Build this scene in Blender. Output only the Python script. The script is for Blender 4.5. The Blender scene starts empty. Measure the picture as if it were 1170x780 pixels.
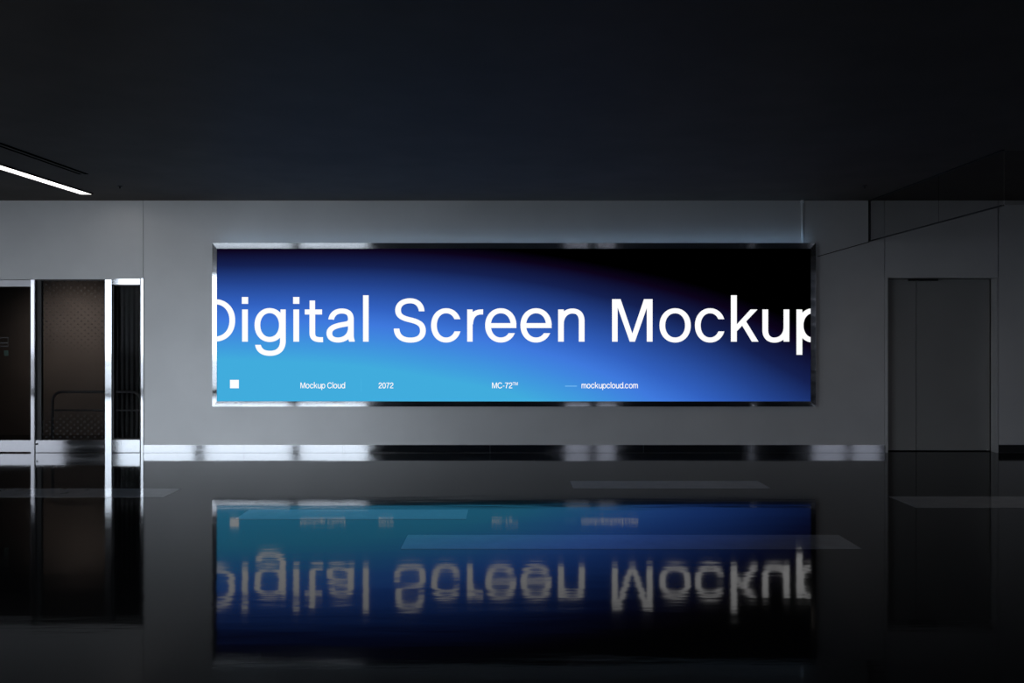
import bpy, bmesh, math
from mathutils import Vector, Matrix

# ---------------------------------------------------------------- camera, world, exposure
SC = bpy.context.scene
COL = SC.collection
F = 910.0                      # focal length in pixels (1170 wide)
S = 87.333                     # pixels per metre on the back wall
D = F / S                      # camera to wall
CX, CY, CH = 580.0, 386.0, 1.5 # vanishing point, camera height

cam = bpy.data.cameras.new('camera')
cam.sensor_width = 36.0
cam.lens = F / 1170 * 36
cam.shift_x = (585 - CX) / 1170
cam.shift_y = -(390 - CY) / 1170
cam.clip_end = 200
co = bpy.data.objects.new('camera', cam)
COL.objects.link(co)
co.location = (0, -D, CH)
co.rotation_euler = (math.radians(90), 0, 0)
SC.camera = co

SKY = 5.0
w = bpy.data.worlds.new('sky')
SC.world = w
w.use_nodes = True
bg = w.node_tree.nodes['Background']
bg.inputs[0].default_value = (0.83, 0.89, 1.02, 1)
bg.inputs[1].default_value = SKY

SC.view_settings.view_transform = 'Standard'
SC.view_settings.look = 'None'
SC.view_settings.exposure = 0.0
SC.view_settings.gamma = 1.0
SC.view_settings.use_curve_mapping = False
SC.cycles.max_bounces = 8
SC.cycles.diffuse_bounces = 3
SC.cycles.glossy_bounces = 6
SC.cycles.transparent_max_bounces = 12
SC.cycles.caustics_reflective = True
SC.cycles.blur_glossy = 0.5
SC.cycles.sample_clamp_indirect = 4.0


def P(px, py, y=0.0):
    """point at depth plane y (0 = back wall) seen at photo pixel px, py"""
    z = D + y
    return Vector(((px - CX) * z / F, y, CH + (CY - py) * z / F))


def PX(px, y=0.0):
    return (px - CX) * (D + y) / F


def PZ(py, y=0.0):
    return CH + (CY - py) * (D + y) / F


def on_floor(px, py):
    z = F * CH / (py - CY)
    return Vector(((px - CX) * z / F, z - D, 0))


CEIL = PZ(229)
BACK = -1.1 * D                # rear wall with the windows, behind the camera
K = 2.1 / S                    # wall pixel -> x on the rear wall as mirrored in the chrome
XL, XR = -15.6, 12.4


# ---------------------------------------------------------------- materials
def lin(c):
    return tuple(((v / 255) / 12.92 if v / 255 <= 0.04045 else ((v / 255 + 0.055) / 1.055) ** 2.4) for v in c) + (1,)


def mat(name, color=(0.5, 0.5, 0.5), rough=0.5, metal=0.0, spec=0.5, coat=0.0, coat_rough=0.1, ior=1.5):
    m = bpy.data.materials.new(name)
    m.use_nodes = True
    b = m.node_tree.nodes['Principled BSDF']
    b.inputs['Base Color'].default_value = (*color, 1)
    b.inputs['Roughness'].default_value = rough
    b.inputs['Metallic'].default_value = metal
    b.inputs['Specular IOR Level'].default_value = spec
    b.inputs['IOR'].default_value = ior
    b.inputs['Coat Weight'].default_value = coat
    b.inputs['Coat Roughness'].default_value = coat_rough
    return m


def N(m, t, **kw):
    n = m.node_tree.nodes.new(t)
    for k, v in kw.items():
        setattr(n, k, v)
    return n


def L(m, a, b):
    m.node_tree.links.new(a, b)


def coords(m, scale=(1, 1, 1)):
    tc = N(m, 'ShaderNodeTexCoord')
    mp = N(m, 'ShaderNodeMapping')
    mp.inputs['Scale'].default_value = scale
    L(m, tc.outputs['Object'], mp.inputs['Vector'])
    return mp.outputs['Vector']


def noisy(m, scale, amount, vec_scale=(1, 1, 1), detail=3.0, sock='Base Color', base=None):
    """multiply a colour by a faint cloudy pattern, or vary roughness"""
    b = m.node_tree.nodes['Principled BSDF']
    n = N(m, 'ShaderNodeTexNoise')
    n.inputs['Scale'].default_value = scale
    n.inputs['Detail'].default_value = detail
    L(m, coords(m, vec_scale), n.inputs['Vector'])
    if sock == 'Roughness':
        mr = N(m, 'ShaderNodeMapRange')
        r = b.inputs['Roughness'].default_value
        mr.inputs['To Min'].default_value = max(0.0, r - amount)
        mr.inputs['To Max'].default_value = r + amount
        L(m, n.outputs['Fac'], mr.inputs['Value'])
        L(m, mr.outputs[0], b.inputs['Roughness'])
    else:
        c = b.inputs['Base Color'].default_value[:]
        r = N(m, 'ShaderNodeValToRGB')
        r.color_ramp.elements[0].color = tuple(v * (1 - amount) for v in c[:3]) + (1,)
        r.color_ramp.elements[1].color = tuple(v * (1 + amount) for v in c[:3]) + (1,)
        r.color_ramp.elements[0].position = 0.3
        r.color_ramp.elements[1].position = 0.7
        L(m, n.outputs['Fac'], r.inputs['Fac'])
        L(m, r.outputs[0], b.inputs['Base Color'])


def bump(m, layers):
    """layers: list of (noise scale, vector scale, weight); strength in metres"""
    b = m.node_tree.nodes['Principled BSDF']
    prev = None
    for sc, vs, dist in layers:
        n = N(m, 'ShaderNodeTexNoise')
        n.inputs['Scale'].default_value = sc
        n.inputs['Detail'].default_value = 1.5
        L(m, coords(m, vs), n.inputs['Vector'])
        bp = N(m, 'ShaderNodeBump')
        bp.inputs['Strength'].default_value = 1.0
        bp.inputs['Distance'].default_value = dist
        L(m, n.outputs['Fac'], bp.inputs['Height'])
        if prev:
            L(m, prev.outputs[0], bp.inputs['Normal'])
        prev = bp
    L(m, prev.outputs[0], b.inputs['Normal'])


WALL = mat('satin_wall_panel', (0.80, 0.80, 0.80), rough=0.5, metal=0.40, spec=0.5)
noisy(WALL, 1.3, 0.04)
CEILM = mat('dark_ceiling_paint', (0.185, 0.162, 0.145), rough=0.5, spec=0.1, ior=1.2)
noisy(CEILM, 2.0, 0.08)
def polished(name, diffuse, tint, rough, ior, layers):
    """dark polished stone: a diffuse body under a slightly absorbing gloss"""
    m = bpy.data.materials.new(name)
    m.use_nodes = True
    nt = m.node_tree
    nt.nodes.remove(nt.nodes['Principled BSDF'])
    df = N(m, 'ShaderNodeBsdfDiffuse')
    n = N(m, 'ShaderNodeTexNoise')
    n.inputs['Scale'].default_value = 6.0
    L(m, coords(m), n.inputs['Vector'])
    cr_ = N(m, 'ShaderNodeValToRGB')
    cr_.color_ramp.elements[0].color = tuple(v * 0.8 for v in diffuse) + (1,)
    cr_.color_ramp.elements[1].color = tuple(v * 1.2 for v in diffuse) + (1,)
    L(m, n.outputs['Fac'], cr_.inputs['Fac'])
    L(m, cr_.outputs[0], df.inputs[0])
    gl = N(m, 'ShaderNodeBsdfGlossy')
    gl.inputs['Color'].default_value = (*tint, 1)
    gl.inputs['Roughness'].default_value = rough
    fr = N(m, 'ShaderNodeFresnel')
    fr.inputs[0].default_value = ior
    mx = N(m, 'ShaderNodeMixShader')
    prev = None
    for sc, vs, dist in layers:
        n = N(m, 'ShaderNodeTexNoise')
        n.inputs['Scale'].default_value = sc
        n.inputs['Detail'].default_value = 1.5
        L(m, coords(m, vs), n.inputs['Vector'])
        bp = N(m, 'ShaderNodeBump')
        bp.inputs['Distance'].default_value = dist
        L(m, n.outputs['Fac'], bp.inputs['Height'])
        if prev:
            L(m, prev.outputs[0], bp.inputs['Normal'])
        prev = bp
    L(m, prev.outputs[0], gl.inputs['Normal'])
    L(m, fr.outputs[0], mx.inputs[0])
    L(m, df.outputs[0], mx.inputs[1])
    L(m, gl.outputs[0], mx.inputs[2])
    L(m, mx.outputs[0], nt.nodes['Material Output'].inputs[0])
    return m


REAR = mat('grey_rear_plaster', (0.33, 0.33, 0.33), rough=0.7)
noisy(REAR, 1.5, 0.06)
SLOT = mat('matte_black_slot', (0.004, 0.004, 0.004), rough=1.0, spec=0.0)
noisy(SLOT, 8, 0.2)
FLOOR = polished('polished_black_floor', (0.008, 0.008, 0.0085), (0.88, 0.88, 0.88), 0.06, 1.22,
                 [(1.0, (0.8, 5.0, 1), 0.0010), (1.0, (5, 30, 1), 0.00014)])
INLAY = polished('polished_grey_inlay', (0.19, 0.197, 0.205), (0.95, 0.95, 0.95), 0.06, 1.34,
                 [(1.0, (0.8, 5.0, 1), 0.0010), (1.0, (5, 30, 1), 0.00014)])
CHROME = mat('polished_steel', (0.62, 0.63, 0.65), rough=0.07, metal=1.0)
noisy(CHROME, 3.0, 0.05, (1, 1, 6), sock='Roughness')
STEEL = mat('brushed_steel', (0.42, 0.42, 0.43), rough=0.28, metal=1.0)
noisy(STEEL, 30.0, 0.08, (0.05, 1, 8))
DOORM = mat('grey_metal_door', (0.33, 0.33, 0.325), rough=0.45, spec=0.4)
noisy(DOORM, 1.0, 0.05)
BLACK = mat('black_metal', (0.012, 0.012, 0.013), rough=0.4)
noisy(BLACK, 8, 0.2)
SLAT = mat('charcoal_slat', (0.04, 0.04, 0.04), rough=0.5)
noisy(SLAT, 6, 0.15)
VEST = mat('vestibule_plaster', (0.34, 0.32, 0.31), rough=0.7)
noisy(VEST, 1.5, 0.1)
OUT = mat('outside_pavement', (0.25, 0.25, 0.25), rough=0.8)
noisy(OUT, 4, 0.15)
RAILM = mat('dull_steel_tube', (0.55, 0.56, 0.58), rough=0.4, metal=0.2)
noisy(RAILM, 4, 0.05)
CONDUIT = mat('grey_painted_conduit', (0.9, 0.9, 0.9), rough=0.35)
noisy(CONDUIT, 5, 0.05)
GREEN = mat('green_sticker', (0.01, 0.05, 0.03), rough=0.5)
noisy(GREEN, 5, 0.1)


def glass(name, tint, ior=1.45, dots=False):
    m = bpy.data.materials.new(name)
    m.use_nodes = True
    nt = m.node_tree
    nt.nodes.remove(nt.nodes['Principled BSDF'])
    out = nt.nodes['Material Output']
    tr = N(m, 'ShaderNodeBsdfTransparent')
    tr.inputs[0].default_value = (*tint, 1)
    gl = N(m, 'ShaderNodeBsdfGlossy')
    gl.inputs['Color'].default_value = (0.9, 0.9, 0.9, 1)
    gl.inputs['Roughness'].default_value = 0.04
    fr = N(m, 'ShaderNodeFresnel')
    fr.inputs[0].default_value = ior
    mx = N(m, 'ShaderNodeMixShader')
    ge = N(m, 'ShaderNodeNewGeometry')
    fb_ = N(m, 'ShaderNodeMath', operation='SUBTRACT')
    fb_.inputs[0].default_value = 1.0
    L(m, ge.outputs['Backfacing'], fb_.inputs[1])
    ff_ = N(m, 'ShaderNodeMath', operation='MULTIPLY')
    L(m, fr.outputs[0], ff_.inputs[0])
    L(m, fb_.outputs[0], ff_.inputs[1])
    L(m, ff_.outputs[0], mx.inputs[0])
    L(m, tr.outputs[0], mx.inputs[1])
    L(m, gl.outputs[0], mx.inputs[2])
    last = mx
    if dots:
        # staggered printed dots that fade out across the middle of the pane
        tc = N(m, 'ShaderNodeTexCoord')
        sp = N(m, 'ShaderNodeSeparateXYZ')
        L(m, tc.outputs['Object'], sp.inputs[0])

        def M_(op, a, b=None):
            n = N(m, 'ShaderNodeMath', operation=op)
            for i, v in enumerate((a, b)):
                if v is None:
                    continue
                if isinstance(v, (int, float)):
                    n.inputs[i].default_value = v
                else:
                    L(m, v, n.inputs[i])
            return n.outputs[0]
        HX, HZ = 0.091, 0.080

        def lattice(ox, oz):
            u = M_('SUBTRACT', M_('FRACT', M_('ADD', M_('DIVIDE', sp.outputs['X'], HX), 100 + ox)), 0.5)
            v = M_('SUBTRACT', M_('FRACT', M_('ADD', M_('DIVIDE', sp.outputs['Z'], HZ), 100 + oz)), 0.5)
            u = M_('MULTIPLY', u, HX)
            v = M_('MULTIPLY', v, HZ)
            return M_('LESS_THAN', M_('ADD', M_('MULTIPLY', u, u), M_('MULTIPLY', v, v)), 0.0135 ** 2)
        d = M_('MAXIMUM', lattice(0, 0), lattice(0.5, 0.5))
        hi = N(m, 'ShaderNodeMapRange')
        hi.inputs['From Min'].default_value = 1.25
        hi.inputs['From Max'].default_value = 1.6
        L(m, sp.outputs['Z'], hi.inputs['Value'])
        lo = N(m, 'ShaderNodeMapRange')
        lo.inputs['From Min'].default_value = 0.62
        lo.inputs['From Max'].default_value = 0.35
        L(m, sp.outputs['Z'], lo.inputs['Value'])
        fac = M_('MULTIPLY', d, M_('MULTIPLY', M_('MAXIMUM', hi.outputs[0], lo.outputs[0]), 0.32))
        df = N(m, 'ShaderNodeBsdfDiffuse')
        df.inputs[0].default_value = (0.16, 0.17, 0.18, 1)
        m2 = N(m, 'ShaderNodeMixShader')
        L(m, fac, m2.inputs[0])
        L(m, mx.outputs[0], m2.inputs[1])
        L(m, df.outputs[0], m2.inputs[2])
        last = m2
    L(m, last.outputs[0], out.inputs[0])
    return m


GLASS_DOT = glass('tinted_dotted_glass', (0.55, 0.55, 0.55), ior=1.05, dots=True)
GLASS_DARK = glass('tinted_glass', (0.5, 0.5, 0.5), ior=1.05)
GLASS_CLR = glass('clear_glass', (0.6, 0.6, 0.6), ior=1.10)
GLASS_SMOKE = glass('smoke_barrier_glass', (0.86, 0.86, 0.86), ior=1.2)
GLASS_WIN = glass('window_glass', (0.95, 0.97, 0.96))
GLASS_HALF = glass('grey_window_glass', (0.62, 0.62, 0.62))
GLASS_TINTWIN = glass('dark_window_glass', (0.40, 0.40, 0.41))


def emit(name, color, strength):
    m = bpy.data.materials.new(name)
    m.use_nodes = True
    nt = m.node_tree
    nt.nodes.remove(nt.nodes['Principled BSDF'])
    e = N(m, 'ShaderNodeEmission')
    e.inputs[0].default_value = color
    e.inputs[1].default_value = strength
    L(m, e.outputs[0], nt.nodes['Material Output'].inputs[0])
    return m


WHITE_E = emit('lit_white_lettering', (1, 1, 1, 1), 1.0)
LINE_E = emit('lit_pale_line', lin((120, 190, 245)), 1.0)
FAINT_E = emit('lit_faint_line', lin((72, 180, 226)), 1.0)
LAMP_E = emit('lit_diffuser', (1.0, 0.97, 0.96, 1), 2.2)


# ---------------------------------------------------------------- mesh helpers
def box(bm, x0, x1, y0, y1, z0, z1):
    vs = [bm.verts.new((x, y, z)) for x in (x0, x1) for y in (y0, y1) for z in (z0, z1)]
    for f in ((0, 1, 3, 2), (4, 6, 7, 5), (0, 4, 5, 1), (2, 3, 7, 6), (0, 2, 6, 4), (1, 5, 7, 3)):
        bm.faces.new([vs[i] for i in f])


def obj(name, bm, m, parent=None, kind=None, bevel=0.0, smooth=False):
    bmesh.ops.recalc_face_normals(bm, faces=bm.faces)
    me = bpy.data.meshes.new(name)
    bm.to_mesh(me)
    bm.free()
    if smooth:
        for p in me.polygons:
            p.use_smooth = True
    me.materials.append(m)
    o = bpy.data.objects.new(name, me)
    COL.objects.link(o)
    if parent:
        o.parent = parent
        o.matrix_parent_inverse = Matrix.Translation(-Vector(parent.location))
    if kind:
        o['kind'] = kind
    if bevel:
        b = o.modifiers.new('bevel', 'BEVEL')
        b.width = bevel
        b.segments = 2
        b.limit_method = 'ANGLE'
    return o


def boxes(name, lst, m, parent=None, kind=None, bevel=0.0):
    bm = bmesh.new()
    for b in lst:
        box(bm, *b)
    return obj(name, bm, m, parent, kind, bevel)


def empty(name, loc, kind=None):
    o = bpy.data.objects.new(name, None)
    o.location = loc
    o.empty_display_size = 0.1
    COL.objects.link(o)
    if kind:
        o['kind'] = kind
    return o


def tag(o, label, cat, group=None):
    o['label'] = label
    o['category'] = cat
    if group:
        o['group'] = group
    return o


def tube(bm, pts, r, n=12):
    rings = []
    for i, p in enumerate(pts):
        a = pts[max(i - 1, 0)]
        b = pts[min(i + 1, len(pts) - 1)]
        t = (b - a).normalized()
        up = Vector((0, 1, 0)) if abs(t.y) < 0.9 else Vector((1, 0, 0))
        u = t.cross(up).normalized()
        v = t.cross(u).normalized()
        rings.append([bm.verts.new(p + (u * math.cos(2 * math.pi * k / n) + v * math.sin(2 * math.pi * k / n)) * r) for k in range(n)])
    for a, b in zip(rings, rings[1:]):
        for k in range(n):
            bm.faces.new((a[k], a[(k + 1) % n], b[(k + 1) % n], b[k]))
    bm.faces.new(rings[0])
    bm.faces.new(list(reversed(rings[-1])))


# ---------------------------------------------------------------- room shell
boxes('floor', [(XL, XR, BACK - 0.2, 4.2, -0.15, 0.0)], FLOOR, kind='structure')
boxes('ceiling', [(XL, XR, BACK, 0.35, CEIL, CEIL + 0.2)], CEILM, kind='structure')
boxes('wall_left', [(XL - 0.2, XL, BACK, 0.3, 0, CEIL)], WALL, kind='structure')
boxes('wall_right', [(XR, XR + 0.2, BACK, 0.3, 0, CEIL)], WALL, kind='structure')

VX0_ = PX(-26)
XD = PX(164)            # right end of the entrance opening
ZO = PZ(319)            # top of both openings
XA, XB = PX(1013.5), PX(1138.5)   # recess of the right door
ZA = PZ(317.5)
XS = PX(1011)           # wall panel joints
XT = PX(1140.5)
G = 0.006
bm = bmesh.new()
TH = 0.03
# visible cladding panels with narrow joints, a solid wall behind them
box(bm, XL, XD - G, 0, TH, ZO, CEIL)
box(bm, XD + G * 0.2, XS - G, 0, TH, 0, CEIL)
box(bm, XS + G * 0.4, XB + 0.02, 0, TH, ZA, CEIL)
box(bm, XS + G * 0.4, XA, 0, TH, 0, ZA)
box(bm, XB, XT - G, 0, TH, 0, ZA)
box(bm, XT + G, XR, 0, TH, 0, CEIL)
box(bm, XB + 0.02, XT - G, 0, TH, ZA, CEIL)
box(bm, XL, XD, TH, 0.22, ZO, CEIL)
box(bm, XD, XA, TH, 0.22, 0, CEIL)
box(bm, XA, XB, TH, 0.22, ZA, CEIL)
box(bm, XB, XR, TH, 0.22, 0, CEIL)
box(bm, XL, PX(-26), 0, 0.22, 0, ZO)
obj('wall_back', bm, WALL, kind='structure')

boxes('wall_service_side', [(XD + 0.36, XR + 0.2, 0.6, 0.7, 0, CEIL + 0.2), (XL - 0.2, PX(-240) - 0.1, 0.6, 0.7, 0, CEIL + 0.2),
                            (XR + 0.1, XR + 0.2, 0.2, 0.6, 0, CEIL + 0.2), (XL - 0.2, XL - 0.1, 0.2, 0.6, 0, CEIL + 0.2),
                            (XL - 0.2, XR + 0.2, 0.22, 0.7, CEIL, CEIL + 0.2)], VEST, kind='structure')

# wall behind the camera with tall windows
wins = [(-15.2, PX(73) * 2.1, 'h'), (PX(133) * 2.1, PX(223) * 2.1, 'c'), (PX(231.5) * 2.1, PX(334) * 2.1, 'c'),
        (PX(341) * 2.1, PX(421) * 2.1, 'c'),
        (PX(645) * 2.1, PX(674) * 2.1, 't'), (PX(681) * 2.1, PX(704) * 2.1, 't'), (PX(857) * 2.1, PX(861) * 2.1, 't'),
        (PX(928) * 2.1, PX(968) * 2.1, 't'), (PX(973) * 2.1, PX(1008) * 2.1, 't')]
ZW0, ZW1 = 0.08, CEIL - 0.06
bm = bmesh.new()
x = XL
for a, b, k in wins:
    box(bm, x, a, BACK - 0.15, BACK, 0, CEIL)
    box(bm, a, b, BACK - 0.15, BACK, 0, ZW0)
    box(bm, a, b, BACK - 0.15, BACK, ZW1, CEIL)
    x = b
box(bm, x, XR, BACK - 0.15, BACK, 0, CEIL)
obj('wall_rear', bm, REAR, kind='structure')
for i, (a, b, k) in enumerate(wins):
    wn = empty('window_%d' % (i + 1), ((a + b) / 2, BACK - 0.07, ZW0), 'structure')
    fw = 0.025 if b - a > 0.3 else 0.01
    boxes('window_frame', [(a, a + fw, BACK - 0.1, BACK - 0.03, ZW0, ZW1), (b - fw, b, BACK - 0.1, BACK - 0.03, ZW0, ZW1),
                           (a + fw, b - fw, BACK - 0.1, BACK - 0.03, ZW0, ZW0 + 0.04), (a + fw, b - fw, BACK - 0.1, BACK - 0.03, ZW1 - 0.04, ZW1)],
          BLACK, wn)
    boxes('window_glass', [(a + fw, b - fw, BACK - 0.07, BACK - 0.064, ZW0 + 0.04, ZW1 - 0.04)], {'c': GLASS_WIN, 'h': GLASS_HALF, 't': GLASS_TINTWIN}[k], wn)
    if b - a > 0.3:
        la = bpy.data.lights.new('window_portal', 'AREA')
        la.shape = 'RECTANGLE'
        la.size = b - a
        la.size_y = ZW1 - ZW0
        la.cycles.is_portal = True
        lo = bpy.data.objects.new('window_portal', la)
        lo.location = ((a + b) / 2, BACK - 0.16, (ZW0 + ZW1) / 2)
        lo.rotation_euler = (math.radians(90), 0, 0)
        COL.objects.link(lo)
boxes('ground_outside', [(-60, 60, BACK - 60, BACK - 0.25, -0.3, -0.1)], OUT, kind='structure')

# vestibule behind the glass entrance
VX0, VX1, VY = PX(-240), XD + 0.35, 1.9
boxes('wall_vestibule', [(VX0 - 0.1, VX1 + 0.1, VY, VY + 0.1, 0, ZO + 0.3), (VX0 - 0.1, VX0, 0.22, VY, 0, ZO + 0.3),
                         (VX1, VX1 + 0.1, 0.22, VY, 0, ZO + 0.3), (VX0, VX1, 0.22, VY, ZO + 0.2, ZO + 0.3)], VEST, kind='structure')
sp = bpy.data.lights.new('vestibule_downlight', 'SPOT')
sp.energy = 28
sp.color = (1.0, 0.82, 0.71)
sp.spot_size = math.radians(125)
sp.spot_blend = 1.0
sp.shadow_soft_size = 0.06
so = bpy.data.objects.new('vestibule_downlight', sp)
so.location = (PX(62, 1.2), 0.9, 2.0)
so.rotation_euler = (math.radians(58), 0, 0)
COL.objects.link(so)

# ---------------------------------------------------------------- entrance on the left
YF = -0.01


def post(n, p0, p1, ptop):
    """rounded chrome mullion"""
    x0, x1 = PX(p0), PX(p1)
    bm = bmesh.new()
    prof = []
    nseg = 12
    wd = x1 - x0
    for k in range(nseg + 1):
        t = k / nseg
        prof.append((x0 + wd * t, YF - 0.006 - (0.004 * (1 - t) if n == 2 else 0.0006 * math.sin(math.pi * t))))
    prof += [(x1, 0.08), (x0, 0.08)]
    lo_ = [bm.verts.new((a, b, 0.0)) for a, b in prof]
    hi_ = [bm.verts.new((a, b, PZ(ptop))) for a, b in prof]
    for k in range(len(prof)):
        j = (k + 1) % len(prof)
        bm.faces.new((lo_[k], lo_[j], hi_[j], hi_[k]))
    bm.faces.new(lo_)
    bm.faces.new(hi_)
    return obj('trim_%d' % n, bm, CHROME, kind='structure')


post(1, 36, 41, 319.5)
post(2, 121, 128, 319.5)
post(3, 160.3, 164.2, 318)
boxes('trim_4', [(PX(-26), PX(36) , YF, 0.08, PZ(327.5), PZ(319.5))], STEEL, kind='structure', bevel=0.003)
boxes('trim_5', [(PX(128), PX(160.3), YF, 0.08, PZ(321.8), PZ(318.5)), (PX(128), PX(160.3), YF + 0.012, 0.08, PZ(323), PZ(321.8)),
                 (PX(128), PX(160.3), YF, 0.08, PZ(325), PZ(323))], CHROME, kind='structure')

# leftmost leaf, glass with a small printed notice
d1 = empty('door_1', (PX(5), 0.03, 0), 'structure')
boxes('door_glass', [(PX(-26), PX(35.5), 0.03, 0.042, PZ(503.5), PZ(327.5))], GLASS_DARK, d1)
boxes('kick_plate', [(PX(-26), PX(36), YF, 0.06, 0.012, PZ(502.5))], CHROME, d1, bevel=0.002)
boxes('door_edge', [(PX(34.4), PX(36), 0.0, 0.07, PZ(503), PZ(327.5))], BLACK, d1)
st = boxes('notice_print', [(PX(-14), PX(8.3), 0.024, 0.029, PZ(386.0), PZ(385.0)), (PX(-14), PX(8.3), 0.024, 0.029, PZ(392.2), PZ(391.0)),
                            (PX(-14), PX(8.3), 0.024, 0.029, PZ(396.0), PZ(394.8)), (PX(7.6), PX(8.3), 0.024, 0.029, PZ(394.8), PZ(386.0))], BLACK, d1)
st['label'] = 'dark printed lines on the glass'
st = boxes('green_sticker', [(PX(3.4), PX(8.2), 0.024, 0.029, PZ(406.4), PZ(400.3))], GREEN, d1)
st['label'] = 'small dark green square on the glass'

# middle leaf, dotted glass
d2 = empty('door_2', (PX(81), 0.03, 0), 'structure')
boxes('door_glass', [(PX(46.5), PX(120.5), 0.03, 0.042, PZ(503.5), PZ(320.5))], GLASS_DOT, d2)
boxes('door_stile', [(PX(41), PX(46.5), 0.015, 0.06, PZ(503), PZ(320))], BLACK, d2)
boxes('door_head', [(PX(41), PX(121), 0.0, 0.07, PZ(320.5), PZ(319.0))], BLACK, d2)
boxes('kick_plate', [(PX(41), PX(121), YF, 0.06, 0.004, PZ(502.5))], CHROME, d2, bevel=0.002)
bm = bmesh.new()
c = P(42.3, 507.2, YF)
tube(bm, [Vector((c.x, YF - 0.008, c.z)), Vector((c.x, YF + 0.002, c.z))], 0.012)
obj('lock_cylinder', bm, BLACK, d2)

# narrow side light with vertical slats behind
sg = empty('slatted_side_panel', (PX(144), 0.02, 0))
tag(sg, 'narrow black side panel with upright charcoal slats beside the dotted glass door', 'panel')
boxes('glass_pane', [(PX(130), PX(160), 0.03, 0.036, PZ(500.5), PZ(325.5))], GLASS_CLR, sg)
boxes('frame', [(PX(128), PX(130), 0.0, 0.06, PZ(502), PZ(325)), (PX(160), PX(161), 0.0, 0.06, PZ(502), PZ(325)),
                (PX(130), PX(160), 0.0, 0.06, PZ(326.2), PZ(325)), (PX(130), PX(160), 0.0, 0.06, PZ(502), PZ(500.8))], BLACK, sg)
boxes('base_plate', [(PX(128), PX(160.3), YF, 0.06, 0.004, PZ(502))], CHROME, sg, bevel=0.002)
boxes('backing', [(PX(122, 0.78), PX(166, 0.78), 0.80, 0.83, 0.02, ZO + 0.1)], BLACK, sg)
for i in range(6):
    px = 132.6 + i * 5.6
    boxes('slat', [(PX(px, 0.72), PX(px + 2.6, 0.72), 0.72, 0.79, 0.10, ZO + 0.02)], SLAT, sg)

# steel barrier rail inside the entrance
hr = empty('barrier_rail', (PX(110, 0.5), 0.5, 0))
tag(hr, 'low rounded steel tube barrier seen through the entrance glass', 'railing')


def arc(cx_, cz, r, a0, a1, y, n=8):
    return [Vector((cx_ + r * math.cos(math.radians(a0 + (a1 - a0) * i / n)), y, cz + r * math.sin(math.radians(a0 + (a1 - a0) * i / n)))) for i in range(n + 1)]


YR = 0.5
xl, xr, zt = PX(60, YR), PX(161, YR), PZ(447.5, YR)
R = 0.13
bm = bmesh.new()
tube(bm, [Vector((xl, YR, 0))] + arc(xl + R, zt - R, R, 180, 90, YR) + arc(xr - R, zt - R, R, 90, 0, YR) + [Vector((xr, YR, 0))], 0.018)
obj('hoop', bm, RAILM, hr, smooth=True)
bm = bmesh.new()
zb = PZ(468.5, YR)
tube(bm, [Vector((xl, YR, zb)), Vector((xr, YR, zb))], 0.012)
obj('middle_bar', bm, RAILM, hr, smooth=True)

# ---------------------------------------------------------------- baseboards
ZB = PZ(508)
joints = [164.6, 279, 393, 560, 735, 858, 1011]
for i, (a, b) in enumerate(zip(joints, joints[1:])):
    pass
bm = bmesh.new()
for a, b in zip(joints, joints[1:]):
    box(bm, PX(a) + 0.001, PX(b) - 0.001, -0.012, 0.0, 0.002, ZB)
obj('baseboard_back', bm, CHROME, kind='structure')
boxes('baseboard_right', [(PX(1141), XR, -0.012, 0.0, 0.002, ZB)], BLACK, kind='structure')

# ---------------------------------------------------------------- right hand door, set back
YD = 0.14
d3 = empty('door_3', (PX(1075), YD, 0), 'structure')
boxes('door_leaf', [(XA + 0.004, PX(1046.6, YD), YD, YD + 0.04, 0.012, ZA - 0.004)], DOORM, d3)
boxes('door_leaf', [(PX(1047.4, YD), PX(1131.5, YD), YD, YD + 0.04, 0.012, ZA - 0.004)], DOORM, d3)
boxes('door_jamb', [(PX(1131.5, YD), XB, YD - 0.02, YD + 0.04, 0.0, ZA - 0.004)], DOORM, d3)
boxes('door_track', [(PX(1041, 0.06), PX(1072, 0.06), 0.06, YD - 0.002, ZA - 0.03, ZA - 0.004)], BLACK, d3)
boxes('trim_6', [(PX(1011.6), XA + 0.006, -0.012, 0.03, 0, ZA), (XB - 0.006, PX(1139.8), -0.012, 0.03, 0, ZA),
                 (PX(1011.6), PX(1139.8), -0.012, 0.03, ZA, ZA + 0.02)], WALL, kind='structure')

# ---------------------------------------------------------------- the digital screen
YS = -0.10                     # outer frame edge in front of the wall
scr = empty('digital_screen', (PX(586), 0, PZ(464)))
tag(scr, 'huge wide lit screen with blue gradient in a polished steel frame on the back wall', 'screen')
X0, X1, Z1, Z0 = PX(242.5, YS), PX(932.3, YS), PZ(277.5, YS), PZ(464.3, YS)   # outer
YI = YS + 0.012
x0, x1, z1, z0 = PX(248, YI), PX(926, YI), PZ(284, YI), PZ(458.3, YI)         # inner


hl = bpy.data.lights.new('added_frame_light', 'AREA')  # light strip added on the frame to lift the ceiling near the wall
hl.shape = 'RECTANGLE'
hl.size = X1 - X0 - 0.1
hl.size_y = 0.02
hl.energy = 1.4
hl.color = (0.40, 0.66, 1.0)
ho = bpy.data.objects.new('added_frame_light', hl)
ho.location = ((X0 + X1) / 2, YS + 0.012, Z1 + 0.004)
ho.rotation_euler = (math.radians(180 - 5), 0, 0)
COL.objects.link(ho)


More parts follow.
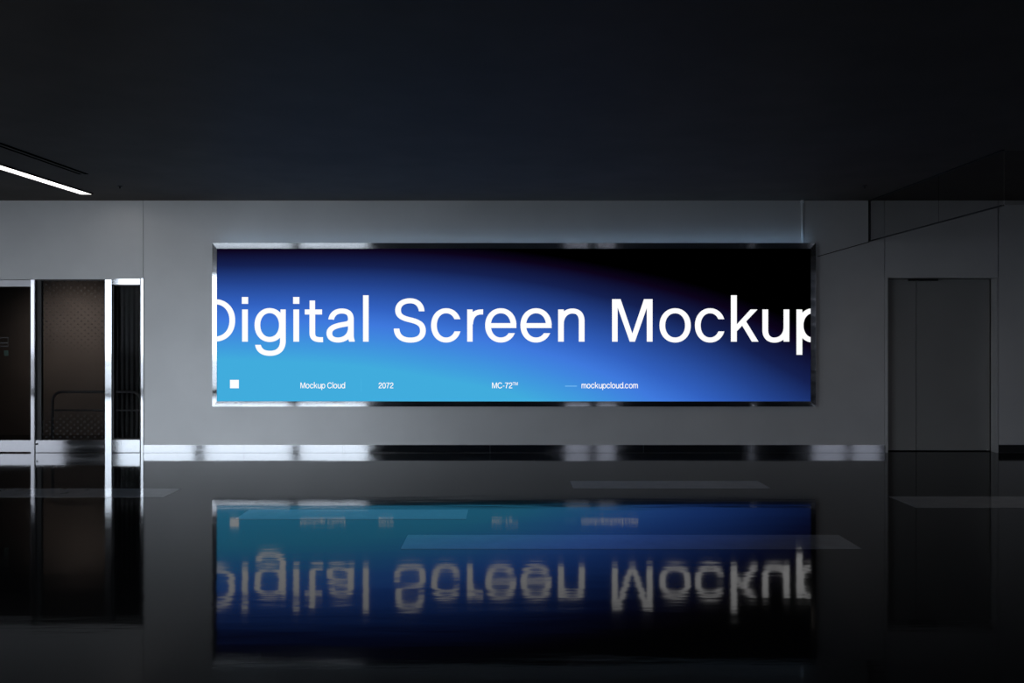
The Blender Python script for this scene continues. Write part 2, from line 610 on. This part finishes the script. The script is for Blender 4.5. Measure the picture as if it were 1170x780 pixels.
def quad_bar(name, outer_a, outer_b, inner_b, inner_a):
    """one mitred frame bar: sloped face, outer side to the wall, inner lip"""
    bm = bmesh.new()
    fa = [Vector((*v, 0)) for v in ()]
    o1, o2, i2, i1 = [Vector(v) for v in (outer_a, outer_b, inner_b, inner_a)]
    front = [o1, o2, i2, i1]
    back = [Vector((v.x, -0.002, v.z)) for v in front]
    fv = [bm.verts.new(v) for v in front]
    bv = [bm.verts.new(v) for v in back]
    bm.faces.new(fv)
    bm.faces.new(bv)
    for k in range(4):
        j = (k + 1) % 4
        bm.faces.new((fv[k], fv[j], bv[j], bv[k]))
    return obj(name, bm, CHROME, scr)


TB = 0.005   # the top bar leans a little further
quad_bar('frame_bar', (X0, YS, Z1), (X1, YS, Z1), (x1, YI, z1), (x0, YI, z1))
quad_bar('frame_bar', (X0, YS, Z0), (X1, YS, Z0), (x1, YS + 0.0005, z0), (x0, YS + 0.0005, z0))
quad_bar('frame_bar', (X0, YS, Z0), (X0, YS, Z1), (x0, YS + 0.0005, z1), (x0, YS + 0.0005, z0))
quad_bar('frame_bar', (X1, YS, Z0), (X1, YS, Z1), (x1, YS + 0.0005, z1), (x1, YS + 0.0005, z0))

SM = bpy.data.materials.new('lit_gradient_display')
SM.use_nodes = True
nt = SM.node_tree
nt.nodes.remove(nt.nodes['Principled BSDF'])
YP = YS + 0.02
tc = N(SM, 'ShaderNodeTexCoord')
sx = N(SM, 'ShaderNodeSeparateXYZ')
L(SM, tc.outputs['Generated'], sx.inputs[0])


def fcurve(pts):
    n = N(SM, 'ShaderNodeFloatCurve')
    c_ = n.mapping.curves[0]
    while len(c_.points) > 2:
        c_.points.remove(c_.points[1])
    c_.points[0].location = pts[0]
    c_.points[1].location = pts[-1]
    for p in pts[1:-1]:
        c_.points.new(*p)
    for p in c_.points:
        p.handle_type = 'AUTO_CLAMPED'
    n.mapping.update()
    L(SM, sx.outputs['X'], n.inputs['Value'])
    return n.outputs[0]


def u_(px):
    return (px - 248) / 678


# a(x): height (px) where black ends, b(x): px from black to the pure blue
a_c = fcurve([(u_(p), (v - 260) / 130) for p, v in ((248, 277), (380, 276), (500, 279), (600, 288), (700, 304), (800, 326), (900, 362), (926, 374))])
b_c = fcurve([(u_(p), v / 260) for p, v in ((248, 88), (380, 92), (500, 101), (600, 110), (700, 126), (750, 142), (800, 158), (900, 205), (926, 216))])


def MT(op, a, b):
    n = N(SM, 'ShaderNodeMath', operation=op)
    for i, v in enumerate((a, b)):
        if isinstance(v, (int, float)):
            n.inputs[i].default_value = v
        else:
            L(SM, v, n.inputs[i])
    return n.outputs[0]


ypx = MT('ADD', MT('MULTIPLY', MT('SUBTRACT', 1.0, sx.outputs['Z']), 174.3), 284.0)
apx = MT('ADD', MT('MULTIPLY', a_c, 130.0), 260.0)
bpx = MT('MULTIPLY', b_c, 260.0)
t = MT('DIVIDE', MT('DIVIDE', MT('SUBTRACT', ypx, apx), bpx), 1.6)
rp = N(SM, 'ShaderNodeValToRGB')
L(SM, t, rp.inputs['Fac'])
st_ = [(0.0, (0, 0, 0)), (0.10, (12, 4, 26)), (0.30, (20, 32, 80)), (0.52, (35, 66, 140)), (0.80, (50, 97, 192)), (1.0, (63, 121, 221)),
       (1.15, (64, 135, 223)), (1.38, (64, 158, 222)), (1.52, (65, 172, 221))]
cr = rp.color_ramp
cr.elements[0].position = 0
cr.elements[0].color = lin(st_[0][1])
cr.elements[1].position = st_[-1][0] / 1.6
cr.elements[1].color = lin(st_[-1][1])
for p, c in st_[1:-1]:
    e = cr.elements.new(p / 1.6)
    e.color = lin(c)
em = N(SM, 'ShaderNodeEmission')
L(SM, rp.outputs[0], em.inputs[0])
L(SM, em.outputs[0], nt.nodes['Material Output'].inputs[0])
disp = boxes('display_panel', [(x0 - 0.004, x1 + 0.004, YP, YP + 0.03, z0 - 0.004, z1 + 0.004)], SM, scr)
disp['label'] = 'lit display surface fading from black and navy to cyan'

# ------------------------------------------------ lettering drawn stroke by stroke (units: photo px, y down from baseline 390)


def ell(cx_, cy, rx, ry, a0, a1, n=28, p=2.0):
    """arc; angles in degrees, 0 = right, 90 = up"""
    out = []
    for i in range(n + 1):
        a = math.radians(a0 + (a1 - a0) * i / n)
        c_, s_ = math.cos(a), math.sin(a)
        e = 2.0 / p
        out.append((cx_ + rx * math.copysign(abs(c_) ** e, c_), cy + ry * math.copysign(abs(s_) ** e, s_)))
    return out


def bez(p0, p1, p2, p3, n=14):
    return [tuple((1 - t_) ** 3 * a + 3 * (1 - t_) ** 2 * t_ * b + 3 * (1 - t_) * t_ * t_ * c_ + t_ ** 3 * d for a, b, c_, d in zip(p0, p1, p2, p3))
            for t_ in [i / n for i in range(n + 1)]]


def chain(*parts):
    out = []
    for p in parts:
        for q in p:
            if not out or (abs(out[-1][0] - q[0]) + abs(out[-1][1] - q[1])) > 1e-4:
                out.append(q)
    return out


HV, HH = 3.3, 2.9     # half widths of upright and level strokes
# each glyph: list of ('s', path) strokes and ('q', polygon) filled shapes; x from the glyph's left edge, y up, cap height 48.6
XH = 37.9             # x-height with overshoot


def g_i():
    return [('q', [(0, 0), (6.6, 0), (6.6, 36.8), (0, 36.8)]), ('q', [(-0.3, 43.2), (6.9, 43.2), (6.9, 51), (-0.3, 51)])]


def g_l():
    return [('q', [(0, 0), (6.4, 0), (6.4, 53), (0, 53)])]


def bowl(cx_, cy, rx, ry, a0, a1, p=2.1):
    return ell(cx_, cy, rx - HV, ry - HH, a0, a1, 44, p)


def g_o():
    return [('s', bowl(17.9, 18.6, 17.9, 19.6, 0, 360))]


def g_c():
    return [('s', bowl(17.3, 18.6, 17.3, 19.6, 24, 337))]


def g_e():
    return [('s', bowl(17.9, 18.6, 17.9, 19.6, -3, 331)), ('q', [(4, 16.0), (35.6, 16.0), (35.6, 21.5), (4, 21.5)])][0:0] + \
        [('s', bowl(17.9, 18.6, 17.9, 19.6, -2, 329)), ('q', [(4, 15.6), (35.75, 15.6), (35.4, 21.2), (4, 21.2)])]


def g_D():
    return [('q', [(0, 0), (6.6, 0), (6.6, 48.6), (0, 48.6)]),
            ('s', chain([(3, 48.6 - HH), (19, 48.6 - HH)], ell(19, 24.3, 23.7 - HV, 24.3 - HH, 90, -90, 30, 2.15), [(3, HH)]))]


def g_g():
    return [('q', [(29.4, 2), (35.7, 2), (35.7, 36.8), (29.7, 36.8)]),
            ('s', bowl(17.3, 19.0, 17.3, 19.4, 0, 360, 2.1)),
            ('s', ell(17.0, 15.0, 16.8, 14.6, 0, 0, 1)[:1][0:0] or chain([(32.45, 6)], bez((32.45, 1.0), (32.45, -8.5), (26.8, -13.3), (17.8, -13.3)), bez((17.8, -13.3), (10.0, -13.3), (5.2, -10.2), (3.9, -3.6))))]


def g_t():
    return [('q', [(0, 31.0), (19.8, 31.0), (19.8, 36.8), (0, 36.8)]),
            ('q', [(5.5, 30), (11.8, 30), (11.8, 47), (5.5, 47)]),
            ('s', chain([(8.65, 33), (8.65, 10)], bez((8.65, 10), (8.65, 3.6), (12.4, 1.9), (20.9, 2.3))))]


def g_a():
    return [('s', chain([(5.4, 25.4)], bez((5.4, 25.6), (6.6, 31.5), (10.8, 35.0), (17.4, 35.0)), bez((17.4, 35.0), (24.4, 35.0), (27.9, 32.0), (27.9, 25.6)),
                        [(27.9, 8.0)], bez((27.9, 8.0), (27.9, 4.8), (28.2, 3.0), (29.0, 1.2)), [(29.1, 0)])),
            ('s', chain(bez((27.9, 25.2), (27.2, 19.6), (22.0, 20.4), (15.6, 18.9)), bez((15.6, 18.9), (8.0, 17.3), (3.3, 14.6), (3.3, 9.6)),
                        bez((3.3, 9.6), (3.3, 4.6), (7.2, 1.9), (13.3, 1.9)), bez((13.3, 1.9), (20.6, 1.9), (27.0, 6.6), (27.7, 13.8))))]


def g_S():
    return [('s', chain(bez((32.0, 34.7), (31.4, 42.2), (26.4, 46.7), (18.6, 46.7)), bez((18.6, 46.7), (10.5, 46.7), (5.0, 42.4), (5.0, 36.0)),
                        bez((5.0, 36.0), (5.0, 29.6), (9.6, 27.0), (18.4, 25.0)), bez((18.4, 25.0), (28.5, 22.7), (33.4, 19.8), (33.4, 12.6)),
                        bez((33.4, 12.6), (33.4, 5.6), (28.0, 1.8), (19.2, 1.8)), bez((19.2, 1.8), (9.6, 1.8), (3.8, 6.2), (3.3, 15.0))))]


def g_r():
    return [('q', [(0, 0), (6.2, 0), (6.2, 36.8), (0, 36.8)]), ('s', bez((3.4, 20), (3.8, 29.6), (8.8, 34.6), (18.2, 33.9)))]


def g_n():
    return [('q', [(0, 0), (6.5, 0), (6.5, 36.8), (0, 36.8)]),
            ('s', chain([(3.3, 20.0)], bez((3.3, 22.0), (4.0, 29.8), (9.4, 35.0), (16.3, 35.0)), bez((16.3, 35.0), (23.2, 35.0), (26.9, 31.0), (26.9, 23.5)), [(26.9, 0)]))]


def g_m():
    return [('q', [(0, 0), (6.5, 0), (6.5, 36.8), (0, 36.8)]),
            ('s', chain([(3.3, 22.0)], bez((3.3, 24.0), (4.0, 31.0), (8.4, 35.0), (14.0, 35.0)), bez((14.0, 35.0), (20.0, 35.0), (23.0, 31.0), (23.0, 24.5)), [(23.0, 0)])),
            ('s', chain([(23.0, 22.0)], bez((23.0, 24.0), (24.0, 31.0), (28.4, 35.0), (34.0, 35.0)), bez((34.0, 35.0), (40.0, 35.0), (43.0, 31.0), (43.0, 24.5)), [(43.0, 0)]))]


def g_M():
    return [('q', [(0, 0), (6.4, 0), (6.4, 48.6), (0, 48.6)]), ('q', [(39.7, 0), (46.3, 0), (46.3, 48.6), (39.7, 48.6)]),
            ('q', [(3, 48.6), (9.8, 48.6), (26.4, 0), (20.2, 0)]), ('q', [(43.3, 48.6), (36.5, 48.6), (20.0, 0), (26.2, 0)])]


def g_k():
    return [('q', [(0, 0), (6.8, 0), (6.8, 53), (0, 53)]),
            ('q', [(5.5, 18.5), (5.5, 10.5), (30.4, 36.8), (22.4, 36.8)]),
            ('q', [(11.6, 20.4), (16.5, 24.6), (31.6, 0), (23.9, 0)])]


def g_u():
    return [('q', [(24.3, 0), (30.9, 0), (30.9, 36.8), (24.3, 36.8)]),
            ('s', chain([(3.4, 36.8), (3.4, 13.0)], bez((3.4, 13.0), (3.4, 6.0), (7.4, 1.8), (13.8, 1.8)), bez((13.8, 1.8), (21.0, 1.8), (27.2, 7.0), (27.6, 16.0))))]


def g_p():
    return [('q', [(0, -15), (6.7, -15), (6.7, 36.8), (0, 36.8)]), ('s', bowl(18.9, 18.6, 17.4, 19.6, 0, 360))]


def g_d():
    return [('q', [(29.3, 0), (35.8, 0), (35.8, 53), (29.3, 53)]), ('s', bowl(17.4, 18.6, 17.4, 19.6, 0, 360))]


def g_C():
    return [('s', ell(22.5, 24.3, 22.5 - HV, 25.2 - HH, 32, 330, 44, 2.1))]


def g_2():
    return [('s', chain([(3.6, 33.0)], bez((3.6, 34.0), (3.8, 41.5), (8.6, 45.9), (16.2, 45.9)), bez((16.2, 45.9), (23.6, 45.9), (28.2, 41.8), (28.2, 35.6)),
                        bez((28.2, 35.6), (28.2, 28.0), (22.0, 24.6), (13.0, 17.8)), bez((13.0, 17.8), (6.4, 12.6), (4.2, 9.0), (3.6, 2.9)))),
            ('q', [(0.2, 0), (31.6, 0), (31.6, 5.8), (0.2, 5.8)])]


def g_0():
    return [('s', ell(16.2, 24.0, 16.2 - HV, 24.9 - HH, 0, 360, 44, 2.3))]


def g_7():
    return [('q', [(0, 42.6), (31.4, 42.6), (31.4, 48.4), (0, 48.4)]),
            ('s', bez((28.6, 45.4), (18.0, 34.0), (12.4, 20.0), (11.2, 0)))]


def g_dash():
    return [('q', [(0, 15.6), (15, 15.6), (15, 21.4), (0, 21.4)])]


def g_T():
    return [('q', [(0, 42.6), (38, 42.6), (38, 48.6), (0, 48.6)]), ('q', [(15.7, 0), (22.3, 0), (22.3, 44), (15.7, 44)])]


def g_dot():
    return [('q', [(0, 0), (7, 0), (7, 7), (0, 7)])]


ADV = {'M': (g_M, 46.3), 'o': (g_o, 35.8), 'c': (g_c, 34.4), 'k': (g_k, 31.6), 'u': (g_u, 30.9), 'p': (g_p, 36.3), 'C': (g_C, 44), 'l': (g_l, 6.4),
       'd': (g_d, 35.8), '2': (g_2, 31.6), '0': (g_0, 32.4), '7': (g_7, 31.4), '-': (g_dash, 15), 'T': (g_T, 38), 'm': (g_m, 46.2), '.': (g_dot, 7)}

YT = YP - 0.0012


FLAT = {'S': 1, 'c': 1, 'e': 1, 'a': 1, 'g': 1, 'C': 1, '2': 1}


def draw(bm, shapes, ox, base, s=1.0, hv=HV, hh=HH, sx_=None, id_=''):
    sx_ = sx_ or s

    def V(x, y):
        return bm.verts.new(P(ox + x * sx_, base - y * s, YT))
    for kind_, pts in shapes:
        if kind_ == 'q':
            bm.faces.new([V(*p) for p in pts])
        else:
            closed = abs(pts[0][0] - pts[-1][0]) + abs(pts[0][1] - pts[-1][1]) < 1e-3 and len(pts) > 4
            pp = pts[:-1] if closed else pts
            n = len(pp)
            prs = []
            flat = not closed and FLAT.get(id_)
            for i in range(n):
                a = pp[(i - 1) % n] if closed or i > 0 else pp[0]
                b = pp[(i + 1) % n] if closed or i < n - 1 else pp[-1]
                tx, ty = b[0] - a[0], b[1] - a[1]
                ll = math.hypot(tx, ty) or 1
                nx, ny = -ty / ll, tx / ll
                # half-width between the upright and the level stroke weights
                h = math.hypot(nx * hv, ny * hh)
                if flat and i in (0, n - 1) and abs(nx) > 0.35:
                    h = h / abs(nx) * 0.96
                    nx, ny = math.copysign(1, nx), 0.0
                prs.append((V(pp[i][0] + nx * h, pp[i][1] + ny * h), V(pp[i][0] - nx * h, pp[i][1] - ny * h)))
            rng = range(n) if closed else range(n - 1)
            for i in rng:
                j = (i + 1) % n
                bm.faces.new((prs[i][0], prs[j][0], prs[j][1], prs[i][1]))


def finish_letter(bm, name, m, parent, clip=False):
    if clip:
        for xx, nn in ((PX(247.6, YT), -1), (PX(926.2, YT), 1)):
            bmesh.ops.bisect_plane(bm, geom=bm.verts[:] + bm.edges[:] + bm.faces[:], plane_co=(xx, 0, 0), plane_no=(nn, 0, 0), clear_outer=True)
    for f in bm.faces:
        f.normal_update()
        if f.normal.y > 0:
            f.normal_flip()
    me = bpy.data.meshes.new(name)
    bm.to_mesh(me)
    bm.free()
    me.materials.append(m)
    o = bpy.data.objects.new(name, me)
    COL.objects.link(o)
    o.parent = parent
    return o


B = 390.2
for word, glyphs in (('Digital', ((g_D, 226.0), (g_i, 276.6), (g_g, 290.8), (g_i, 335.2), (g_t, 348.2), (g_a, 373.0), (g_l, 414.8))),
                     ('Screen', ((g_S, 449.8), (g_c, 492.5), (g_r, 533.8), (g_e, 554.3), (g_e, 594.6), (g_n, 637.7))),
                     ('Mockup', ((g_M, 699.3), (g_o, 753.5), (g_c, 794.0), (g_k, 835.1), (g_u, 871.0), (g_p, 910.0)))):
    bm = bmesh.new()
    for gl_, x_ in glyphs:
        draw(bm, gl_(), x_, B, id_=gl_.__name__[2:])
    o = finish_letter(bm, 'headline_word', WHITE_E, disp, clip=True)
    o['label'] = 'large white word reading ' + word


def text(name, s_, px0, px1, base, cap, gap=4.6, hv=3.6, hh=3.3):
    s = cap / 48.6
    tot = 0
    for ch in s_:
        tot += (16 if ch == ' ' else ADV[ch][1] + gap)
    sx_ = (px1 - px0) / (tot - gap)
    bm = bmesh.new()
    x_ = px0
    for ch in s_:
        if ch != ' ':
            draw(bm, ADV[ch][0](), x_, base, s, hv, hh, sx_, ch)
        x_ += (16 if ch == ' ' else ADV[ch][1] + gap) * sx_
    return finish_letter(bm, name, WHITE_E, disp)


text('caption_lettering', 'Mockup Cloud', 343.3, 394.3, 443.4, 6.5)
text('caption_lettering', '2072', 432.6, 449.4, 443.4, 6.4)
text('caption_lettering', 'MC-72', 562.2, 585.4, 443.4, 6.5)
text('caption_lettering', 'TM', 585.8, 591.6, 440.0, 3.6)
text('caption_lettering', 'mockupcloud.com', 664.5, 728.8, 443.4, 6.5)
bm = bmesh.new()
draw(bm, [('q', [(0, 0), (10.1, 0), (10.1, 9.6), (0, 9.6)])], 262.8, 443.4)
finish_letter(bm, 'square_mark', WHITE_E, disp)
bm = bmesh.new()
draw(bm, [('q', [(0, 0), (13.6, 0), (13.6, 0.9), (0, 0.9)])], 645.6, 441.4)
finish_letter(bm, 'dash_line', LINE_E, disp)
bm = bmesh.new()
draw(bm, [('q', [(0, 0), (0.6, 0), (0.6, 16), (0, 16)])], 412.4, 448)
finish_letter(bm, 'divider_line', FAINT_E, disp)

# ---------------------------------------------------------------- conduit above the screen, thin dark line for the rail reflection
cd = empty('wall_conduit', (PX(916), -0.02, PZ(277)))
tag(cd, 'slim grey vertical conduit between ceiling and top right of the screen frame', 'pipe')
bm = bmesh.new()
xc = PX(916.2)
tube(bm, [Vector((xc, -0.016, PZ(278))), Vector((xc, -0.016, CEIL))], 0.014)
obj('pipe', bm, CONDUIT, cd, smooth=True)
bm = bmesh.new()
tube(bm, [Vector((xc, -0.018, CEIL - 0.04)), Vector((xc, -0.018, CEIL))], 0.024)
obj('collar', bm, CONDUIT, cd, smooth=True)
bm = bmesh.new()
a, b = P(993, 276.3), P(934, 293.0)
tube(bm, [Vector((a.x, -0.008, a.z)), Vector((b.x, -0.008, b.z))], 0.005, 8)  # dark tube drawn in place of the rail mirrored in the wall
tag(obj('wall_rail_reflection', bm, BLACK), 'thin dark line drawn as the glass barrier rail reflection on the wall, right of the screen frame', 'drawn_reflection')

# ---------------------------------------------------------------- glass smoke barrier hung from the ceiling at right
XG = PX(993)
ZG = PZ(276)
YG1 = XG * F / (1072 - CX) - D
YG2 = XG * F / (1146 - CX) - D
gb = empty('glass_smoke_barrier', (XG, YG2 / 2, CEIL))
tag(gb, 'dark tinted glass curtain hanging from the ceiling above the right hand door', 'glass barrier')
boxes('glass_pane', [(XG, XG + 0.008, YG1 + 0.001, -0.02, ZG + 0.012, CEIL - 0.012)], GLASS_SMOKE, gb)
boxes('glass_pane', [(XG, XG + 0.008, YG2 + 0.006, YG1 - 0.001, ZG + 0.012, CEIL - 0.012)], GLASS_SMOKE, gb)
boxes('glass_pane', [(XG + 0.02, XR - 0.05, YG2, YG2 + 0.008, ZG + 0.012, CEIL - 0.012)], GLASS_SMOKE, gb)
boxes('bottom_rail', [(XG - 0.004, XG + 0.012, YG2, -0.02, ZG, ZG + 0.014)], BLACK, gb)
boxes('top_rail', [(XG - 0.006, XG + 0.014, YG2, -0.02, CEIL - 0.014, CEIL)], BLACK, gb)
boxes('end_post', [(XG - 0.012, XG + 0.012, -0.02, 0.0, ZG, CEIL)], BLACK, gb)

# ---------------------------------------------------------------- ceiling fittings on the left


def along(pa, pb, z):
    """ceiling points under two photo pixels at height z"""
    out = []
    for px, py in (pa, pb):
        zz = F * (z - CH) / (CY - py)
        out.append(Vector(((px - CX) * zz / F, zz - D, z)))
    return out


def strip(near_a, near_b, far_a, far_b, z):
    pts = [along(near_a, near_b, z)[0], along(near_a, near_b, z)[1], along(far_a, far_b, z)[1], along(far_a, far_b, z)[0]]
    return pts


# the lamp: a slim batten just under the ceiling
lz = CEIL - 0.012
far1 = along((92.5, 222), (104.6, 222), lz)
near1 = along((0, 194), (0, 188), lz)


def ext(a, b, length):
    d = (a - b).normalized()
    return b + d * length


lamp = empty('ceiling_light', (far1[0].x, far1[0].y - 1, CEIL))
tag(lamp, 'lit slim linear white light recessed in the dark ceiling at far left', 'ceiling light')
LEN = 3.6
fa, fb = far1
dirv = ((near1[0] - far1[0]).normalized() + (near1[1] - far1[1]).normalized()).normalized()
bm = bmesh.new()
q = [fa, fb, fb + dirv * LEN, fa + dirv * LEN]
lo_ = [bm.verts.new(v) for v in q]
hi_ = [bm.verts.new((v.x, v.y, CEIL - 0.003)) for v in q]
bm.faces.new(lo_)
bm.faces.new(hi_)
for k in range(4):
    bm.faces.new((lo_[k], lo_[(k + 1) % 4], hi_[(k + 1) % 4], hi_[k]))
obj('diffuser', bm, LAMP_E, lamp)
side = Vector((-dirv.y, dirv.x, 0)).normalized()
if side.x > 0:
    side = -side
bm = bmesh.new()


def beam(bm, a, b, s0, s1, z0_, z1_):
    """bar from a to b, offset sideways from s0 to s1"""
    vs = []
    for p in (a, b):
        for s_ in (s0, s1):
            for z_ in (z0_, z1_):
                c_ = p + side * s_
                vs.append(bm.verts.new((c_.x, c_.y, z_)))
    for f in ((0, 1, 3, 2), (4, 6, 7, 5), (0, 4, 5, 1), (2, 3, 7, 6), (0, 2, 6, 4), (1, 5, 7, 3)):
        bm.faces.new([vs[i] for i in f])


beam(bm, fb, fb + dirv * LEN, -0.02, -0.002, lz, CEIL)
beam(bm, fa, fa + dirv * LEN, 0.002, 0.02, lz, CEIL)
obj('housing_rim', bm, SLOT, lamp)

far2 = along((90, 198.5), (101, 198.5), CEIL)
near2 = along((0, 167), (0, 162.5), CEIL)
dirv2 = ((near2[0] - far2[0]).normalized() + (near2[1] - far2[1]).normalized()).normalized()
side = Vector((-dirv2.y, dirv2.x, 0)).normalized()
if side.x > 0:
    side = -side
vent = empty('ceiling_slot_vent', (far2[0].x, far2[0].y - 1, CEIL))
tag(vent, 'unlit dark slot vent in the ceiling running beside the lit linear light', 'air vent')
wv = (far2[1] - far2[0]).length
for s0, s1, m_, nm in ((0, 0.34, SLOT, 'slot'), (0.36, 0.62, CEILM, 'centre_strip'), (0.64, 1.0, SLOT, 'slot')):
    bm = bmesh.new()
    beam(bm, far2[1], far2[1] + dirv2 * 4.0, s0 * wv, s1 * wv, CEIL - 0.006, CEIL - 0.0005)
    obj(nm, bm, m_, vent)

# sprinkler heads
for k, (px, py, lab) in enumerate(((137, 212.5, 'tiny dark sprinkler head on the ceiling beside the lit linear light'),
                                   (988, 212.0, 'tiny dark sprinkler head on the ceiling near the glass curtain'))):
    p = along((px, py), (px, py), CEIL)[0]
    e = empty('sprinkler_head', p)
    tag(e, lab, 'sprinkler')
    bm = bmesh.new()
    tube(bm, [p + Vector((0, 0, -0.006)), p], 0.028, 16)
    obj('escutcheon', bm, BLACK, e)
    bm = bmesh.new()
    tube(bm, [p + Vector((0, 0, -0.03)), p + Vector((0, 0, -0.006))], 0.008, 10)
    obj('nozzle', bm, BLACK, e)

# ---------------------------------------------------------------- polished strips let into the floor
# (far left px, far right px, far y, near y)
for (a, b, yf, yn, lab) in ((-40, 208, 558, 568, 'pale polished strip in the black floor at the far left'),
                            (651, 866, 549.5, 558, 'pale polished strip in the floor nearest the back wall'),
                            (285, 535, 582, 593, 'pale polished strip lying over the left of the screen reflection'),
                            (466, 958, 611, 627, 'longest pale polished floor strip across the right of the screen reflection'),
                            (1015, 1230, 567, 580, 'pale polished strip in the black floor before the right hand door')):
    A = on_floor(a, yf)
    Bp = on_floor(b, yf)
    C = on_floor(b, yn)
    o = boxes('floor_inlay', [(A.x, Bp.x, C.y, A.y, 0.0, 0.0015)], INLAY)
    tag(o, lab, 'floor strip', 'polished strips set in the floor')

# unseen warm fill lamp, added to brighten the right wall and door
DLX, DLY = 4.98, -3.3
dl = empty('added_fill_lamp', (DLX, DLY, CEIL))
tag(dl, 'unseen small round warm fill lamp added in the ceiling beyond the right edge', 'ceiling light')
bm = bmesh.new()
tube(bm, [Vector((DLX, DLY, CEIL - 0.02)), Vector((DLX, DLY, CEIL))], 0.09, 24)
obj('trim_ring', bm, BLACK, dl)
bm = bmesh.new()
tube(bm, [Vector((DLX, DLY, CEIL - 0.024)), Vector((DLX, DLY, CEIL - 0.0205))], 0.07, 24)
obj('diffuser', bm, LAMP_E, dl)
dp = bpy.data.lights.new('fill_spot', 'SPOT')
dp.energy = 20
dp.color = (1.0, 0.88, 0.76)
dp.spot_size = math.radians(165)
dp.spot_blend = 0.6
dp.shadow_soft_size = 0.07
do = bpy.data.objects.new('fill_spot', dp)
do.location = (DLX, DLY, CEIL - 0.04)
COL.objects.link(do)
